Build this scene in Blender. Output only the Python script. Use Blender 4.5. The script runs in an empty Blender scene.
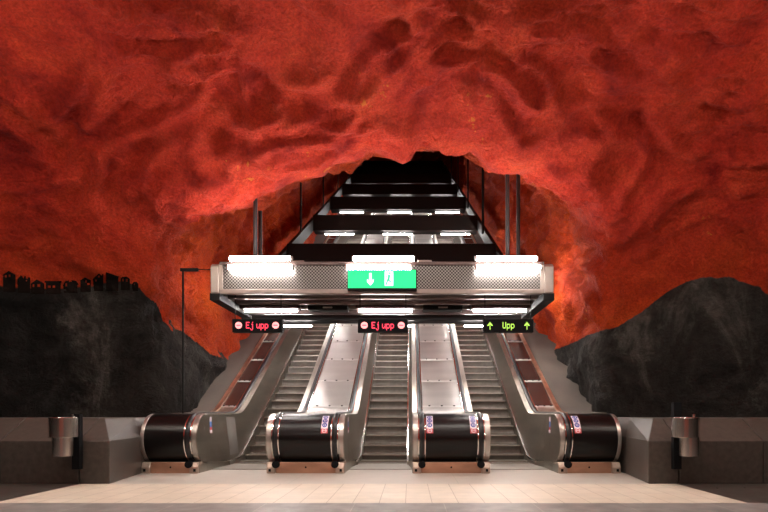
import bpy, bmesh, math, random
import numpy as np
from mathutils import Vector, Matrix, noise
from mathutils.bvhtree import BVHTree

random.seed(7)
scene = bpy.context.scene
COL = scene.collection
F_PX, CX, CY, HC = 523.0, 410.0, 412.0, 1.03
SL = 0.577                      # rise of the escalators per metre

# ---------------------------------------------------------------- materials
def node_mat(name):
    m = bpy.data.materials.new(name)
    m.use_nodes = True
    nt = m.node_tree
    b = nt.nodes['Principled BSDF']
    return m, nt, b

def mat(name, col, rough=0.5, metal=0.0, var=0.0, vscale=4.0, bump=0.0, bscale=60.0, stretch=(1, 1, 1), spec=0.5):
    m, nt, b = node_mat(name)
    b.inputs['Roughness'].default_value = rough
    b.inputs['Metallic'].default_value = metal
    b.inputs['Specular IOR Level'].default_value = spec
    b.inputs['Base Color'].default_value = (*col, 1)
    tc = nt.nodes.new('ShaderNodeTexCoord')
    mp = nt.nodes.new('ShaderNodeMapping')
    mp.inputs['Scale'].default_value = stretch
    nt.links.new(tc.outputs['Object'], mp.inputs['Vector'])
    if var > 0:
        n = nt.nodes.new('ShaderNodeTexNoise')
        n.inputs['Scale'].default_value = vscale
        n.inputs['Detail'].default_value = 6
        nt.links.new(mp.outputs[0], n.inputs['Vector'])
        r = nt.nodes.new('ShaderNodeValToRGB')
        r.color_ramp.elements[0].position = 0.3
        r.color_ramp.elements[1].position = 0.7
        r.color_ramp.elements[0].color = (*[c * (1 - var) for c in col], 1)
        r.color_ramp.elements[1].color = (*[min(1, c * (1 + var)) for c in col], 1)
        nt.links.new(n.outputs['Fac'], r.inputs['Fac'])
        nt.links.new(r.outputs['Color'], b.inputs['Base Color'])
        mr = nt.nodes.new('ShaderNodeMapRange')
        mr.inputs['To Min'].default_value = max(0.02, rough * 0.8)
        mr.inputs['To Max'].default_value = min(1, rough * 1.25)
        nt.links.new(n.outputs['Fac'], mr.inputs['Value'])
        nt.links.new(mr.outputs[0], b.inputs['Roughness'])
    if bump > 0:
        n2 = nt.nodes.new('ShaderNodeTexNoise')
        n2.inputs['Scale'].default_value = bscale
        n2.inputs['Detail'].default_value = 4
        nt.links.new(mp.outputs[0], n2.inputs['Vector'])
        bp = nt.nodes.new('ShaderNodeBump')
        bp.inputs['Strength'].default_value = bump
        bp.inputs['Distance'].default_value = 0.02
        nt.links.new(n2.outputs['Fac'], bp.inputs['Height'])
        nt.links.new(bp.outputs['Normal'], b.inputs['Normal'])
    return m

def emit(name, col, strength):
    m, nt, b = node_mat(name)
    b.inputs['Base Color'].default_value = (*col, 1)
    b.inputs['Emission Color'].default_value = (*col, 1)
    b.inputs['Emission Strength'].default_value = strength
    return m

M = {}
M['steel'] = mat('brushed_steel', (.50, .47, .44), .34, .9, .12, 3, .05, 90, (1, 1, .1))
M['deck_steel'] = mat('deck_steel', (.50, .48, .45), .38, .85, .10, 2.5, .04, 60, (.3, 1, 1))
M['side_steel'] = mat('side_steel', (.36, .33, .28), .30, .9, .15, 5, .05, 60, (1, .2, 1))
M['chrome'] = mat('polished_trim', (.80, .78, .75), .18, 1.0)
M['belt'] = mat('handrail_rubber', (.008, .008, .009), .35)
M['drum'] = mat('black_lacquer', (.004, .003, .003), .30, 0, 0, 1, .04, 25, (.2, 1, 1), .32)
M['seam'] = mat('seam_strip', (.62, .60, .57), .4, .2)
M['copper'] = mat('copper_plate', (.55, .32, .22), .35, .85, .25, 5, .06, 30, (.3, 1, 1))
M['plinth'] = mat('plinth_steel', (.50, .40, .33), .4, .8, .2, 6)
M['brown_panel'] = mat('brown_lacquered_panel', (.05, .026, .022), .22, .2, .3, 3, .03, 20)
M['riser'] = mat('step_riser', (.15, .135, .117), .45, .7, .2, 5)
M['nosing'] = mat('step_nosing', (.42, .38, .33), .4, .7)
M['yellow'] = mat('step_nosing_yellow', (.55, .45, .22), .45, .3)
M['black'] = mat('black_steel', (.010, .009, .009), .65, 0, spec=.18)
M['blackmatte'] = mat('black_matte', (.005, .005, .006), .8, spec=.15)
M['rod'] = mat('dark_rod', (.05, .045, .045), .45, .4)
M['rail'] = mat('canopy_rail', (.24, .19, .17), .38, .8, .15, 6)
M['soffit'] = mat('canopy_soffit', (.09, .06, .055), .4, .5, .2, 4)
M['endcap'] = mat('canopy_end', (.33, .28, .25), .4, .6, .1, 4)
M['tube'] = emit('tube_glow', (1.0, .95, .90), 105)
M['tube_small'] = emit('tube_glow_soft', (1.0, .93, .90), 170)
M['added_hall_tube'] = emit('added_hall_tube_glow', (1.0, .92, .82), 80)
M['added_washer'] = emit('added_washer_glow', (1.0, .90, .78), 480)
M['added_side_tube'] = emit('added_side_tube_glow', (1.0, .90, .76), 175)
M['added_end_tube'] = emit('added_end_tube_glow', (1.0, .93, .85), 170)
M['down'] = emit('added_downlight_glow', (1.0, .93, .84), 105)
M['white'] = mat('white_enamel', (.8, .8, .78), .4)
M['green'] = emit('exit_green', (.0, .62, .20), 1.0)
M['exitwhite'] = emit('exit_white', (.75, 1, .9), 1.1)
M['ledred'] = emit('led_red', (1.0, .05, .10), 1.3)
M['ledpink'] = emit('led_pink', (1.0, .32, .32), 1.3)
M['ledgreen'] = emit('led_green', (.42, .75, .10), 1.0)
M['sticker_white'] = mat('sticker_white', (.78, .68, .74), .4)
M['sticker_blue'] = mat('sticker_blue', (.04, .06, .35), .4)
M['sticker_red'] = mat('sticker_red', (.65, .10, .12), .4)
M['sticker_lblue'] = mat('sticker_light_blue', (.12, .25, .6), .4)
M['granite'] = mat('granite', (.066, .055, .047), .42, 0, .25, 14, .012, 90)
M['concrete'] = mat('sloping_concrete', (.115, .095, .08), .75, 0, .22, 2.2, .25, 40, (1, .35, 1))
M['landing'] = mat('landing_plate', (.36, .33, .29), .38, .7, .12, 9)
M['mural'] = mat('mural_black_paint', (.008, .005, .004), .95, spec=.08)
M['binsteel'] = mat('bin_steel', (.60, .56, .52), .24, 1.0, .1, 4, .03, 40, (1, 1, .05))

def panel_mat():
    m, nt, b = node_mat('perforated_panel')
    b.inputs['Metallic'].default_value = .7
    b.inputs['Roughness'].default_value = .42
    tc = nt.nodes.new('ShaderNodeTexCoord')
    sp = nt.nodes.new('ShaderNodeSeparateXYZ')
    nt.links.new(tc.outputs['Object'], sp.inputs[0])
    def math_(op, a, bb=None, v=None):
        n = nt.nodes.new('ShaderNodeMath'); n.operation = op
        nt.links.new(a, n.inputs[0])
        if bb is not None: nt.links.new(bb, n.inputs[1])
        if v is not None: n.inputs[1].default_value = v
        return n.outputs[0]
    a = math_('ADD', sp.outputs['X'], sp.outputs['Z'])
    c = math_('SUBTRACT', sp.outputs['X'], sp.outputs['Z'])
    s1 = math_('SINE', math_('MULTIPLY', sp.outputs['X'], v=100))
    s2 = math_('SINE', math_('MULTIPLY', sp.outputs['Z'], v=100))
    p = math_('MULTIPLY', s1, s2)
    r = nt.nodes.new('ShaderNodeValToRGB')
    r.color_ramp.elements[0].position = .38; r.color_ramp.elements[0].color = (.20, .18, .17, 1)
    r.color_ramp.elements[1].position = .62; r.color_ramp.elements[1].color = (.02, .016, .015, 1)
    mp = nt.nodes.new('ShaderNodeMapRange'); mp.inputs['From Min'].default_value = -1
    nt.links.new(p, mp.inputs['Value'])
    nt.links.new(mp.outputs[0], r.inputs['Fac'])
    nt.links.new(r.outputs[0], b.inputs['Base Color'])
    return m
M['mesh_panel'] = panel_mat()

def riser_grooves(m):
    """fine vertical grooves of step risers, as a bump"""
    nt = m.node_tree; b = nt.nodes['Principled BSDF']
    tc = nt.nodes.new('ShaderNodeTexCoord')
    w = nt.nodes.new('ShaderNodeTexWave'); w.wave_type = 'BANDS'; w.bands_direction = 'X'
    w.inputs['Scale'].default_value = 18
    nt.links.new(tc.outputs['Object'], w.inputs['Vector'])
    bp = nt.nodes.new('ShaderNodeBump'); bp.inputs['Strength'].default_value = .35
    bp.inputs['Distance'].default_value = .01
    nt.links.new(w.outputs['Fac'], bp.inputs['Height'])
    nt.links.new(bp.outputs['Normal'], b.inputs['Normal'])
riser_grooves(M['riser'])

def tile_mat(name, c1, c2, mortar, w, h, offx, offy, rough, msize=.006, var=.2, bevel=0.0, bmp=.05):
    m, nt, b = node_mat(name)
    tc = nt.nodes.new('ShaderNodeTexCoord')
    mp = nt.nodes.new('ShaderNodeMapping')
    mp.inputs['Location'].default_value = (offx, offy, 0)
    nt.links.new(tc.outputs['Object'], mp.inputs['Vector'])
    br = nt.nodes.new('ShaderNodeTexBrick')
    br.offset = 0; br.squash = 1
    br.inputs['Color1'].default_value = (*c1, 1)
    br.inputs['Color2'].default_value = (*c2, 1)
    br.inputs['Mortar'].default_value = (*mortar, 1)
    br.inputs['Scale'].default_value = 1
    br.inputs['Brick Width'].default_value = w
    br.inputs['Row Height'].default_value = h
    br.inputs['Mortar Size'].default_value = msize
    br.inputs['Mortar Smooth'].default_value = .3
    nt.links.new(mp.outputs[0], br.inputs['Vector'])
    n = nt.nodes.new('ShaderNodeTexNoise'); n.inputs['Scale'].default_value = 5; n.inputs['Detail'].default_value = 8
    nt.links.new(tc.outputs['Object'], n.inputs['Vector'])
    mr = nt.nodes.new('ShaderNodeMapRange')
    mr.inputs['From Min'].default_value = .3; mr.inputs['From Max'].default_value = .7
    mr.inputs['To Min'].default_value = 1 - var; mr.inputs['To Max'].default_value = 1 + var * .5
    nt.links.new(n.outputs['Fac'], mr.inputs['Value'])
    mx = nt.nodes.new('ShaderNodeVectorMath'); mx.operation = 'MULTIPLY'
    nt.links.new(br.outputs['Color'], mx.inputs[0])
    nt.links.new(mr.outputs[0], mx.inputs[1])
    nt.links.new(mx.outputs[0], b.inputs['Base Color'])
    mr2 = nt.nodes.new('ShaderNodeMapRange')
    mr2.inputs['To Min'].default_value = rough * .75; mr2.inputs['To Max'].default_value = rough * 1.3
    nt.links.new(n.outputs['Fac'], mr2.inputs['Value'])
    nt.links.new(mr2.outputs[0], b.inputs['Roughness'])
    bp = nt.nodes.new('ShaderNodeBump'); bp.inputs['Strength'].default_value = bmp
    bp.inputs['Distance'].default_value = .01
    nt.links.new(n.outputs['Fac'], bp.inputs['Height'])
    nt.links.new(bp.outputs['Normal'], b.inputs['Normal'])
    return m
M['floor_granite'] = tile_mat('floor_granite', (.24, .225, .215), (.28, .26, .25), (.40, .37, .33), 1.0, 1.0, .62, -.08, .35, .006, .45)
M['floor_dark'] = tile_mat('floor_sides', (.065, .055, .048), (.08, .066, .058), (.14, .12, .10), 1.2, 1.2, .25, -.3, .3, .006, .4)  # darker floor tone on both sides of the cream band
M['floor_cream'] = tile_mat('floor_cream_tiles', (.62, .54, .44), (.66, .58, .48), (.36, .29, .23), .30, .45, .05, .10, .42, .005, .12)
M['floor_plate'] = tile_mat('floor_threshold', (.50, .46, .41), (.52, .48, .43), (.38, .38, .34), 2.45, 1.85, 1.75, -7.5, .34, .006, .12)

# ---------------------------------------------------------------- mesh helpers
class MB:
    def __init__(s):
        s.v = []; s.f = []; s.m = []
    def add(s, vs, fs, mi=0):
        o = len(s.v); s.v += [tuple(v) for v in vs]
        s.f += [tuple(i + o for i in f) for f in fs]; s.m += [mi] * len(fs)
        return s
    def box(s, x0, x1, y0, y1, z0, z1, mi=0):
        vs = [(x, y, z) for x in (x0, x1) for y in (y0, y1) for z in (z0, z1)]
        fs = [(0, 1, 3, 2), (4, 6, 7, 5), (0, 4, 5, 1), (2, 3, 7, 6), (0, 2, 6, 4), (1, 5, 7, 3)]
        return s.add(vs, fs, mi)
    def prism(s, prof, x0, x1, mi=0):
        """closed (y, z) profile extruded along X"""
        n = len(prof)
        vs = [(x0, y, z) for y, z in prof] + [(x1, y, z) for y, z in prof]
        fs = [(i, (i + 1) % n, n + (i + 1) % n, n + i) for i in range(n)]
        fs += [tuple(range(n))[::-1], tuple(range(n, 2 * n))]
        return s.add(vs, fs, mi)
    def prism_y(s, prof, y0, y1, mi=0):
        """closed (x, z) profile extruded along Y"""
        n = len(prof)
        vs = [(x, y0, z) for x, z in prof] + [(x, y1, z) for x, z in prof]
        fs = [(i, (i + 1) % n, n + (i + 1) % n, n + i) for i in range(n)]
        fs += [tuple(range(n))[::-1], tuple(range(n, 2 * n))]
        return s.add(vs, fs, mi)
    def loft(s, rings, mi=0, caps=True):
        n = len(rings[0]); o = []
        for r in rings: o += list(r)
        fs = []
        for k in range(len(rings) - 1):
            for i in range(n):
                j = (i + 1) % n
                fs.append((k * n + i, k * n + j, (k + 1) * n + j, (k + 1) * n + i))
        if caps:
            fs.append(tuple(range(n))[::-1]); fs.append(tuple((len(rings) - 1) * n + i for i in range(n)))
        return s.add(o, fs, mi)
    def cyl(s, p0, p1, r, n=14, mi=0, r2=None):
        p0 = Vector(p0); p1 = Vector(p1); d = (p1 - p0).normalized()
        a = d.orthogonal().normalized(); b = d.cross(a)
        r2 = r if r2 is None else r2
        ring = lambda p, q: [p + (a * math.cos(t) + b * math.sin(t)) * q for t in [2 * math.pi * i / n for i in range(n)]]
        return s.loft([ring(p0, r), ring(p1, r2)], mi)
    def build(s, name, mats, parent=None, bevel=0.0, smooth=False, loc=None, seg=2):
        me = bpy.data.meshes.new(name)
        off = Vector(loc) if loc is not None else Vector((0, 0, 0))
        me.from_pydata([tuple(Vector(v) - off) for v in s.v], [], s.f)
        if not isinstance(mats, (list, tuple)): mats = [mats]
        for mm in mats: me.materials.append(mm)
        me.polygons.foreach_set('material_index', s.m)
        bm = bmesh.new(); bm.from_mesh(me)
        bmesh.ops.recalc_face_normals(bm, faces=bm.faces)
        bm.to_mesh(me); bm.free()
        me.update()
        if smooth:
            me.shade_smooth() if hasattr(me, 'shade_smooth') else None
            try: me.set_sharp_from_angle(angle=math.radians(35))
            except Exception: pass
        o = bpy.data.objects.new(name, me)
        COL.objects.link(o)
        o.location = off
        if parent is not None:
            o.parent = parent
            pw = Vector((0, 0, 0)); q_ = parent
            while q_ is not None: pw += q_.location; q_ = q_.parent
            o.location = off - pw
        if bevel > 0:
            bv = o.modifiers.new('bevel', 'BEVEL'); bv.width = bevel; bv.segments = seg
            bv.limit_method = 'ANGLE'; bv.angle_limit = math.radians(40)
        return o

def tag(o, label=None, cat=None, group=None, kind=None):
    if label: o['label'] = label
    if cat: o['category'] = cat
    if group: o['group'] = group
    if kind: o['kind'] = kind
    return o

def thing(name, loc, label, cat, group=None):
    o = bpy.data.objects.new(name, None)
    COL.objects.link(o); o.location = loc
    o.empty_display_size = .2
    return tag(o, label, cat, group)

def copy_tree(o, parent=None):
    c = o.copy(); COL.objects.link(c)
    if parent is not None: c.parent = parent
    for ch in list(o.children): copy_tree(ch, c)
    return c

def ray_dir(px, py):
    return Vector(((px - CX) / F_PX, 1.0, (CY - py) / F_PX))

# ---------------------------------------------------------------- the cave
def sd_polygon(px, pz, poly):
    d = np.full(px.shape, 1e9); s = np.ones(px.shape)
    n = len(poly)
    for i in range(n):
        ax, az = poly[i]; bx, bz = poly[i - 1]
        ex, ez = bx - ax, bz - az
        wx, wz = px - ax, pz - az
        t = np.clip((wx * ex + wz * ez) / (ex * ex + ez * ez), 0, 1)
        dx, dz = wx - ex * t, wz - ez * t
        d = np.minimum(d, dx * dx + dz * dz)
        c1 = pz >= az; c2 = pz < bz; c3 = ex * wz > ez * wx
        flip = (c1 & c2 & c3) | (~c1 & ~c2 & ~c3)
        s = np.where(flip, -s, s)
    return s * np.sqrt(d)

MOUTH = [(-4.65, -3), (-4.65, .3), (-4.8, 1.0), (-5.0, 2.0), (-5.1, 2.8), (-5.05, 3.4), (-5.03, 4.0), (-4.86, 4.39), (-4.25, 4.62),
         (-3.56, 4.76), (-2.95, 4.87), (-2.5, 5.08), (-1.67, 5.35), (-1.2, 5.58), (-.78, 5.82), (-.19, 5.66), (.28, 5.82), (.56, 5.70),
         (1.11, 5.90), (1.52, 5.52), (1.87, 5.42), (2.23, 5.45), (2.93, 5.10), (3.45, 4.68), (3.69, 4.26), (3.78, 3.6),
         (3.70, 2.8), (3.72, 2.0), (3.8, 1.0), (3.88, .3), (3.9, -3)]

def shear(y): return SL * np.maximum(0, y - 9.6)

def make_cave():
    xs = np.arange(-11.6, 11.0, .095)
    ys = np.concatenate([np.arange(-6.2, 4.5, .3), np.arange(4.5, 12.5, .09), np.arange(12.5, 20, .18), np.arange(20, 47.2, .4)])
    zs = np.arange(-2.7, 8.2, .09)
    X, Y, Z = np.meshgrid(xs, ys, zs, indexing='ij')
    # the hall: a flattened dome with near-upright walls
    ax, ay, az, n = 10.3, 7.6, 7.35, 3.2
    q = (np.abs((X + .5) / ax) ** n + np.abs((Y - 3.0) / ay) ** n + (np.maximum(Z, 0) / az) ** n) ** (1 / n)
    room = (q - 1) * 7.6
    room = np.maximum(room, -.6 - Z)
    del q
    # the escalator shaft: the mouth outline sheared along the slope
    gx = np.arange(-14, 14, .05); gz = np.arange(-3, 10, .05)
    GX, GZ = np.meshgrid(gx, gz, indexing='ij')
    T = sd_polygon(GX, GZ, MOUTH)
    fx = np.clip((X - gx[0]) / .05, 0, len(gx) - 2); fz = np.clip((Z - gz[0]) / .05, 0, len(gz) - 2)
    ix = fx.astype(int); iz = fz.astype(int); tx = fx - ix; tz = fz - iz
    sh = (T[ix, iz] * (1 - tx) * (1 - tz) + T[ix + 1, iz] * tx * (1 - tz) + T[ix, iz + 1] * (1 - tx) * tz + T[ix + 1, iz + 1] * tx * tz)
    del fx, fz, ix, iz, tx, tz
    sh = np.maximum(sh, 7.2 - Y); sh = np.maximum(sh, Y - 46.3); sh = np.maximum(sh, -.6 - Z - SL * np.clip(Y - 9.6, 0, 3))
    k = .42
    h = np.clip(.5 + .5 * (sh - room) / k, 0, 1)
    Fv = sh * (1 - h) + room * h - k * h * (1 - h)
    del sh, room, h, X, Y, Z
    # surface nets
    S = Fv < 0
    nx, ny, nz = Fv.shape
    acc = np.zeros((nx - 1, ny - 1, nz - 1, 3), np.float32); cnt = np.zeros((nx - 1, ny - 1, nz - 1), np.float32)
    C = [(i, j, k_) for i in (0, 1) for j in (0, 1) for k_ in (0, 1)]
    sl = lambda c: (slice(c[0], nx - 1 + c[0]), slice(c[1], ny - 1 + c[1]), slice(c[2], nz - 1 + c[2]))
    for a in C:
        for d in range(3):
            if a[d] == 1: continue
            b = list(a); b[d] = 1; b = tuple(b)
            fa = Fv[sl(a)]; fb = Fv[sl(b)]
            cr = S[sl(a)] != S[sl(b)]
            t = np.where(cr, fa / np.where(cr, fa - fb, 1), 0)
            for e in range(3):
                acc[..., e] += np.where(cr, (t if e == d else a[e]), 0)
            cnt += cr
    act = cnt > 0
    idx = np.full(act.shape, -1, np.int64); ids = np.argwhere(act); idx[act] = np.arange(len(ids))
    P = ids + acc[act] / cnt[act][:, None]
    vx = np.interp(P[:, 0], np.arange(nx), xs); vy = np.interp(P[:, 1], np.arange(ny), ys); vz = np.interp(P[:, 2], np.arange(nz), zs)
    V = np.stack([vx, vy, vz + shear(vy)], 1)
    rel = vz
    quads = []
    for d in range(3):
        a = S[tuple(slice(0, -1) if e == d else slice(None) for e in range(3))]
        b = S[tuple(slice(1, None) if e == d else slice(None) for e in range(3))]
        cr = np.argwhere(a != b)
        o1, o2 = [e for e in range(3) if e != d]
        cr = cr[(cr[:, o1] > 0) & (cr[:, o2] > 0) & (cr[:, o1] < Fv.shape[o1] - 1) & (cr[:, o2] < Fv.shape[o2] - 1)]
        ina = a[cr[:, 0], cr[:, 1], cr[:, 2]]
        q = []
        for s1, s2 in ((1, 1), (0, 1), (0, 0), (1, 0)):
            c = cr.copy(); c[:, o1] -= s1; c[:, o2] -= s2
            q.append(idx[c[:, 0], c[:, 1], c[:, 2]])
        q = np.stack(q, 1)
        fl = ina if d != 1 else ~ina
        q[fl] = q[fl][:, ::-1]
        quads.append(q)
    Q = np.concatenate(quads)
    Q = Q[(Q >= 0).all(1)]
    return V, Q, rel

V, Q, REL = make_cave()

def vert_normals(V, Q):
    n = np.cross(V[Q[:, 2]] - V[Q[:, 0]], V[Q[:, 3]] - V[Q[:, 1]])
    N = np.zeros_like(V)
    for i in range(4): np.add.at(N, Q[:, i], n)
    return N / np.maximum(1e-9, np.linalg.norm(N, axis=1))[:, None]

N = vert_normals(V, Q)
# rough blown concrete over blasted rock: folds running down from the vault, lumps and hollows
disp = np.zeros(len(V))
for i in range(len(V)):
    x, y, z = V[i]
    if y < -1.0 : continue
    p = Vector((x, y, z))
    w = Vector([noise.noise(p * .5 + Vector(o)) for o in ((3.1, 17.2, 5.5), (23.7, 2.9, 11.3), (9.4, 31.8, 19.6))]) * 1.5
    up = min(1.0, max(0.0, (z - 1.0) / 3.0))
    q = p + w
    a = noise.noise(Vector((q.x * .55, q.y * .9, q.z * .9)))
    r = 1 - abs(noise.noise(Vector((q.x * .95 + 7, q.y * 1.7, q.z * 1.5)))) * 2.0
    b = noise.noise(Vector((q.x * 1.6 + 3, q.y * 2.6 + 5, q.z * 2.4)))
    c = noise.noise(q * 4.3)
    e = abs(noise.noise(q * 2.2 + Vector((11, 3, 1))))
    fall = 1.0 if y < 11 else 1.35
    g = abs(noise.noise(Vector((q.x * 3.0 + 2, q.y * 4.4, q.z * 4.0 + 9))))
    h_ = noise.noise(p * 8.5)
    disp[i] = fall * ((.20 * a + .14 * r * r + .10 * b - .13 * e - .06 * g) * (.40 + .60 * up) + .038 * c + .014 * h_)
V = V + N * disp[:, None]
N = vert_normals(V, Q)

bvh = BVHTree.FromPolygons([tuple(v) for v in V], [tuple(int(i) for i in q) for q in Q])
CAM = Vector((0, 0, HC))
def wall_hit(px, py):
    h = bvh.ray_cast(CAM, ray_dir(px, py).normalized())
    return h[0]

# the painted horizon of the mural, as a height over x
LEFT_LINE = [(0, 286), (30, 289), (60, 289), (90, 286), (118, 281), (133, 284), (143, 290), (152, 308), (163, 321), (181, 331), (221, 358)]
RIGHT_LINE = [(572, 356), (588, 335), (600, 331), (617, 327), (642, 312), (656, 300), (670, 290), (688, 281), (705, 277), (732, 277), (752, 285), (768, 295)]
pts = []
for L in (LEFT_LINE, RIGHT_LINE):
    for px, py in L:
        h = wall_hit(px, py)
        if h is not None: pts.append((h.x, h.z))
pts.sort()
clean = []
for p in pts:
    if clean and p[0] - clean[-1][0] < .06: continue
    clean.append(p)
XR = 12.0; ZR = 8.0
lo = [p for p in clean if p[0] < -1]; hi = [p for p in clean if p[0] > -1]
curve_pts = [(-XR, lo[0][1] + .1)] + lo + [(-3.9, lo[-1][1]), (-3.6, .4), (3.0, .4), (3.3, hi[0][1])] + hi + [(XR, hi[-1][1] - .4)]
def horizon(x):
    return np.interp(x, [p[0] for p in curve_pts], [p[1] for p in curve_pts])

def rock_mat():
    m, nt, b = node_mat('painted_cave_rock')
    L = nt.links.new; Nn = nt.nodes.new
    b.inputs['Roughness'].default_value = .82
    b.inputs['Specular IOR Level'].default_value = .25
    tc = Nn('ShaderNodeTexCoord'); sp = Nn('ShaderNodeSeparateXYZ'); L(tc.outputs['Object'], sp.inputs[0])
    def tex(scale, detail, rough=.55, dist=0.0, stretch=None):
        n = Nn('ShaderNodeTexNoise'); n.inputs['Scale'].default_value = scale
        n.inputs['Detail'].default_value = detail; n.inputs['Roughness'].default_value = rough
        n.inputs['Distortion'].default_value = dist
        if stretch:
            mp = Nn('ShaderNodeMapping'); mp.inputs['Scale'].default_value = stretch
            L(tc.outputs['Object'], mp.inputs['Vector']); L(mp.outputs[0], n.inputs['Vector'])
        else: L(tc.outputs['Object'], n.inputs['Vector'])
        return n.outputs['Fac']
    def mth(op, a, bb=None, v=0.0):
        n = Nn('ShaderNodeMath'); n.operation = op; L(a, n.inputs[0])
        if bb is not None: L(bb, n.inputs[1])
        else: n.inputs[1].default_value = v
        return n.outputs[0]
    def ramp(fac, stops):
        r = Nn('ShaderNodeValToRGB')
        while len(r.color_ramp.elements) < len(stops): r.color_ramp.elements.new(.5)
        for e, (p, c) in zip(r.color_ramp.elements, stops): e.position = p; e.color = (*c, 1)
        L(fac, r.inputs['Fac']); return r.outputs['Color']
    # horizon
    fc = Nn('ShaderNodeFloatCurve')
    cv = fc.mapping.curves[0]
    cp = [((x + XR) / (2 * XR), z / ZR) for x, z in curve_pts]
    cv.points[0].location = cp[0]; cv.points[-1].location = cp[-1]
    for p in cp[1:-1]: cv.points.new(*p)
    for p in cv.points: p.handle_type = 'VECTOR'
    fc.mapping.update()
    xn = mth('MULTIPLY', mth('ADD', sp.outputs['X'], v=XR), v=1 / (2 * XR))
    L(xn, fc.inputs['Value'])
    wob = mth('MULTIPLY', mth('SUBTRACT', tex(9, 5), v=.5), v=.06)
    zz = mth('ADD', sp.outputs['Z'], wob)
    dlt = mth('SUBTRACT', zz, mth('MULTIPLY', fc.outputs[0], v=ZR))
    mask = Nn('ShaderNodeMapRange'); mask.inputs['From Min'].default_value = -.012; mask.inputs['From Max'].default_value = .012
    L(dlt, mask.inputs['Value'])
    # red paint: mottled
    red = ramp(tex(1.1, 9, .62, .6), [(.32, (.36, .010, .005)), (.46, (.66, .037, .014)), (.60, (.78, .060, .020)), (.75, (.86, .10, .030))])
    # the red turns more orange lower down and inside the shaft
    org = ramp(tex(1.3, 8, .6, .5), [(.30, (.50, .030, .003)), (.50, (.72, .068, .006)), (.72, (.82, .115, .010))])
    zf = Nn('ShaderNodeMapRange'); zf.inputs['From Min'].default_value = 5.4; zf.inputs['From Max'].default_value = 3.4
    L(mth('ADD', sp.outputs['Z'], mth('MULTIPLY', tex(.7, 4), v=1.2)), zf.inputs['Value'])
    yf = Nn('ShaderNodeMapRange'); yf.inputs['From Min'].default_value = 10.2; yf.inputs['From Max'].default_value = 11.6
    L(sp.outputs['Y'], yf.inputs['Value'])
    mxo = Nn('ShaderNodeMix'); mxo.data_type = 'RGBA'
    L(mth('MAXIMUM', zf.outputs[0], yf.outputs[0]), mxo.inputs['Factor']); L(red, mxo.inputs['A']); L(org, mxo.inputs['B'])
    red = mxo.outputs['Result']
    fine = ramp(tex(24, 7, .8), [(.36, (.45, .36, .32)), (.58, (1, 1, 1))])
    mx = Nn('ShaderNodeMix'); mx.data_type = 'RGBA'; mx.blend_type = 'MULTIPLY'; mx.inputs['Factor'].default_value = .7
    L(red, mx.inputs['A']); L(fine, mx.inputs['B'])
    # a few worn ochre patches
    och = ramp(mth('MULTIPLY', tex(.55, 3, .5), tex(5.0, 5, .65)), [(.405, (0, 0, 0)), (.43, (1, 1, 1))])
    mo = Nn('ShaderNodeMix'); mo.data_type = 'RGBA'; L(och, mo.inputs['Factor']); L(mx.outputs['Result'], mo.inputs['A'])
    mo.inputs['B'].default_value = (.70, .16, .02, 1)
    # dark grey paint, brushed with paler drifts
    g1 = ramp(tex(.9, 8, .68, .7, (1, 1, .45)), [(.34, (.012, .009, .008)), (.52, (.050, .044, .038)), (.68, (.19, .175, .155))])
    g2 = ramp(tex(14, 7, .75), [(.3, (.5, .5, .5)), (.65, (1, 1, 1))])
    mg = Nn('ShaderNodeMix'); mg.data_type = 'RGBA'; mg.blend_type = 'MULTIPLY'; mg.inputs['Factor'].default_value = .8
    L(g1, mg.inputs['A']); L(g2, mg.inputs['B'])
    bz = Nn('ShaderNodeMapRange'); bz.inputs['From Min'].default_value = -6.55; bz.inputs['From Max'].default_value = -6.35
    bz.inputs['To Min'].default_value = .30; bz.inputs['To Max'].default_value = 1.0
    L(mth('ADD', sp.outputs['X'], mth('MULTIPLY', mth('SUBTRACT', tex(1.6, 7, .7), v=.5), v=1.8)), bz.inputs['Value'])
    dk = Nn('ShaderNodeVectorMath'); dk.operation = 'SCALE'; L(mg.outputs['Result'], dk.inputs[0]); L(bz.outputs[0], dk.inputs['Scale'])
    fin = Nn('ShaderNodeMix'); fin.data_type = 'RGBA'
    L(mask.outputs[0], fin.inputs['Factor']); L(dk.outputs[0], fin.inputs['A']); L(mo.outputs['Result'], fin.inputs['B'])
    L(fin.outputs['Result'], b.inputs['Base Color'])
    hgt = mth('ADD', mth('MULTIPLY', tex(2.6, 8, .66, .5, (1, 1.6, 1.3)), v=1.0), mth('ADD', mth('MULTIPLY', tex(13, 6, .75), v=.42), mth('MULTIPLY', tex(38, 5, .8), v=.22)))
    bp = Nn('ShaderNodeBump'); bp.inputs['Strength'].default_value = 1.0; bp.inputs['Distance'].default_value = .34
    L(hgt, bp.inputs['Height']); L(bp.outputs['Normal'], b.inputs['Normal'])
    return m
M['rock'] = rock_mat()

def cave_piece(name, mask, label):
    q = Q[mask]
    used, inv = np.unique(q, return_inverse=True)
    q = inv.reshape(q.shape)
    me = bpy.data.meshes.new(name)
    me.from_pydata(V[used].tolist(), [], q.tolist())
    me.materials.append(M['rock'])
    me.polygons.foreach_set('use_smooth', [True] * len(me.polygons))
    me.update()
    me.normals_split_custom_set_from_vertices([tuple(n) for n in N[used]])
    o = bpy.data.objects.new(name, me); COL.objects.link(o)
    tag(o, label, None, None, 'structure')
    return o
cen = V[Q].mean(1)
relc = REL[Q].mean(1)
low = relc < 4.5
below = cen[:, 2] < horizon(cen[:, 0])
is_floor = (relc < -.35) & (cen[:, 1] < 9)
ceil_m = ~low
shaft = low & ~below & (cen[:, 1] > 10.6)
left = low & (cen[:, 0] < -.53) & ~shaft & (cen[:, 1] > -3)
right = low & (cen[:, 0] >= -.53) & ~shaft & (cen[:, 1] > -3)
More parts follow.
